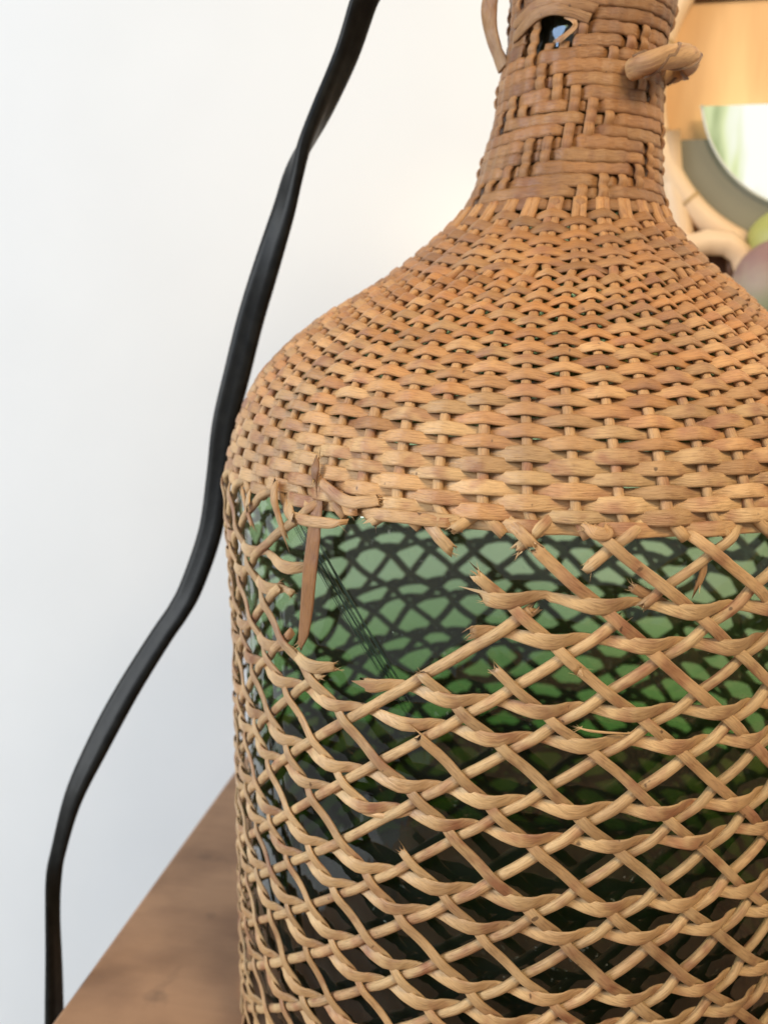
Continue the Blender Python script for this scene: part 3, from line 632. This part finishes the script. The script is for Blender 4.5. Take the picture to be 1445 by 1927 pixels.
# ------------------------------------------------------------------ behind on the right: panel, cane hoop, fruit
YP = 2.0
a = atY(1218, 16, YP); b = atY(1990, 16, YP)
board = empty('wood_panel', (float((a[0]+b[0])/2), YP, float(atY(1400, 690, 1.9)[2])), 'honey coloured wooden panel upright against the wall to the right of the bottle neck', 'panel')
ZS = float(atY(1400, 690, 1.9)[2])
sh_ = box('wall_shelf', (.55, 1.50, ZS-.10), (4.2, YW-.005, ZS), simple('white_shelf_paint', (.7, .7, .68), .5)); tag(sh_, 'white wall shelf carrying the panel, mirror and fruit, hidden behind the bottle shoulder', 'shelf')
box('panel_board', (a[0], YP-.06, ZS+.002), (b[0], YP+.04, a[2]), M_PANEL, board, .008)
box('top_rail', (a[0]-.03, YP-.10, a[2]), (b[0]+.03, YP+.06, a[2]+.22), M_RAIL, board, .01)
YH = YP-.14
c0 = atY(1566, 150, YH); sc = np.linalg.norm(atY(1480, 220, YH)-atY(1380, 220, YH))/100
hoop = empty('cane_mirror', tuple(c0), 'round mirror in a pale bent-cane hoop behind the bottle, a window reflection painted as a glowing pane in its middle', 'mirror')
def tube(name, pts, rad, m, parent, closed=False, Mm=14):
    pts = np.array(pts, float); n = len(pts); V = []
    T = np.gradient(pts, axis=0)
    if closed: T[0] = pts[1]-pts[-1]; T[-1] = pts[0]-pts[-2]
    rad = np.broadcast_to(rad, (n,))
    for k in range(n):
        t = T[k]/np.linalg.norm(T[k]); u = np.cross(t, [0, 1., 0.1]); u /= np.linalg.norm(u); v = np.cross(t, u)
        for q in range(Mm): a = 2*pi*q/Mm; V.append(pts[k]+(u*cos(a)+v*sin(a))*rad[k])
    Fc = [(i*Mm+k, i*Mm+(k+1) % Mm, ((i+1) % n)*Mm+(k+1) % Mm, ((i+1) % n)*Mm+k) for i in range(n if closed else n-1) for k in range(Mm)]
    if not closed: Fc += [tuple(range(Mm)), tuple((n-1)*Mm+k for k in range(Mm))]
    return raw_mesh(name, V, Fc, m, parent)
RH = 335*sc
tube('hoop', [c0+RH*np.array([cos(t), 0, sin(t)]) for t in np.linspace(0, 2*pi, 96, endpoint=False)], 24*sc, M_BAMBOO, hoop, True)
for t in (3.42, 3.86, 4.35, 5.0, .3, 1.1, 2.2, 2.9):
    tube('cane_node', [c0+RH*np.array([cos(t+d), 0, sin(t+d)]) for d in (-.012, 0, .012)], [24.6*sc, 26*sc, 24.6*sc], M_NODE, hoop)
def disc(name, R, ztop, y, m, parent, th=.02, seg=80):
    pts = []
    for k in range(seg):
        t = 2*pi*k/seg; x, z = R*cos(t), min(R*sin(t), ztop); pts.append((x, z))
    V = [(c0[0]+x, y, c0[2]+z) for x, z in pts]+[(c0[0]+x, y+th, c0[2]+z) for x, z in pts]
    Fc = [tuple(range(seg)), tuple(range(2*seg-1, seg-1, -1))]+[(k, seg+k, seg+(k+1) % seg, (k+1) % seg) for k in range(seg)]
    return raw_mesh(name, V, Fc, m, parent, smooth=False)
disc('grey_reflection', 314*sc, -103*sc, YH, M_GREY, hoop)  # grey part of the mirror's reflection, painted as a flat clipped disc
def painted_reflection_material():
    m = bpy.data.materials.new('glowing_reflection'); m.use_nodes = True; nt = m.node_tree; b = nt.nodes['Principled BSDF']
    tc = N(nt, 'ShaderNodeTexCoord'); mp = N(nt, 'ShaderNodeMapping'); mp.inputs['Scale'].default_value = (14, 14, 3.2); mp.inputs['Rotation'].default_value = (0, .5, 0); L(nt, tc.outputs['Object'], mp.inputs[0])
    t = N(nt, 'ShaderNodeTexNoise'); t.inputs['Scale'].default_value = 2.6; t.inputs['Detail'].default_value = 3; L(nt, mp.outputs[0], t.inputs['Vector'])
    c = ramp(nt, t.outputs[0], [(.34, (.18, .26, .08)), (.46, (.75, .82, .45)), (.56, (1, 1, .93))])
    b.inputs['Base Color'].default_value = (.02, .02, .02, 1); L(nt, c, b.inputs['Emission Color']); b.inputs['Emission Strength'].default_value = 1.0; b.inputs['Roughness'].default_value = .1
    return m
disc('painted_reflection', 245*sc, -43*sc, YH-.03, painted_reflection_material(), hoop)  # bright reflection in the mirror, painted as a glowing disc
tube('inner_rim', [c0+np.array([245*sc*cos(t), -.03, 245*sc*sin(t)]) for t in np.linspace(pi+.17, 2*pi-.17, 60)], 2.6*sc, simple('pale_rim', (.55, .56, .48), .3), hoop)

YC = 1.86
stand = empty('bent_cane_stand', tuple(atY(1330, 470, YC)), 'pale bent cane arch with a dark gap below the round mirror', 'cane stand')
tube('arch', [atY(x, y, YC-.1) for x, y in ((1210, 520), (1250, 490), (1290, 466), (1330, 456), (1368, 458), (1394, 478), (1402, 512), (1400, 560), (1398, 620))], [.058, .058, .06, .062, .062, .058, .052, .05, .05], M_BAMBOO, stand)
tube('upright', [atY(x, y, YC) for x, y in ((1258, 250), (1262, 320), (1270, 370), (1280, 420), (1288, 470), (1290, 560))], .055, M_BAMBOO, stand)
tube('lower_cane', [atY(x, y, YC-.05) for x, y in ((1260, 500), (1310, 506), (1345, 530), (1372, 575), (1385, 640))], .050, M_BAMBOO, stand)
tube('inner_twig', [atY(x, y, YC-.02) for x, y in ((1372, 470), (1376, 500), (1372, 560))], .03, M_RAIL, stand)
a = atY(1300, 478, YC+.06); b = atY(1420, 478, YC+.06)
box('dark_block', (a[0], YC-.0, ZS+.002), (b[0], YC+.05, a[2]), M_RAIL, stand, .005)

def fruit_mesh(name, c, r, m, sy=1.0, tilt=0.3, neck=0.0):
    V = []; Fc = []; nu, nv = 32, 20
    for i in range(nv+1):
        ph = pi*i/nv
        for k in range(nu):
            a = 2*pi*k/nu; z = cos(ph)*sy; rr = sin(ph)*(1-neck*max(z, 0)**1.2); rr *= 1+.02*noise.noise(Vector((cos(a)*2, sin(a)*2, z*2)))
            x, y = rr*cos(a), rr*sin(a); V.append((c[0]+r*(x*cos(tilt)+z*sin(tilt)), c[1]+r*y, c[2]+r*(z*cos(tilt)-x*sin(tilt))))
    Fc = [(i*nu+k, (i+1)*nu+k, (i+1)*nu+(k+1) % nu, i*nu+(k+1) % nu) for i in range(nv) for k in range(nu)]
    return raw_mesh(name, V, Fc, m)
YF = 1.66
mM, nt, bb = mat('mauve_green_skin'); tc = N(nt, 'ShaderNodeTexCoord'); sp = N(nt, 'ShaderNodeSeparateXYZ'); L(nt, tc.outputs['Generated'], sp.inputs[0])
t = N(nt, 'ShaderNodeTexNoise'); t.inputs['Scale'].default_value = 90; L(nt, tc.outputs['Object'], t.inputs['Vector'])
gr = mth(nt, 'ADD', sp.outputs[2], mth(nt, 'MULTIPLY', mth(nt, 'SUBTRACT', t.outputs[0], .5), .35))
cc = ramp(nt, gr, [(.35, (.24, .25, .14)), (.55, (.29, .22, .155)), (.78, (.24, .135, .115))])
cc = mixc(nt, ramp(nt, t.outputs[0], [(.62, (0, 0, 0)), (.7, (.5, .5, .5))]), cc, (.14, .14, .06)); L(nt, cc, bb.inputs['Base Color']); bb.inputs['Roughness'].default_value = .6
cA = atY(1466, 548, YF); cB = atY(1472, 452, YF+.12)
tag(fruit_mesh('fruit', cA, .222, mM, 1.12, -.3), 'mauve and green mottled fruit at the right edge, behind the shoulder', 'fruit')
tag(fruit_mesh('fruit', cB, .165, M_PEAR, 1.1, .4, .25), 'yellow-green fruit above the mauve one, in front of the cane hoop', 'fruit')
bz = cA[2]-.21
V, Fc, seg = lathe('compote', [(ZS+.002, .02), (ZS+.002, .16), (ZS+.03, .16), (bz-.04, .2), (bz+.02, .24), (bz-.0, .21), (bz-.02, .02)], None, None, 48)
V = [(v[0]+cA[0]+.06, v[1]+YF+.02, v[2]) for v in V]
tag(raw_mesh('fruit_stand', V, Fc, M_BOWL), 'small stoneware dish under the mauve fruit, hidden behind the bottle shoulder', 'dish')
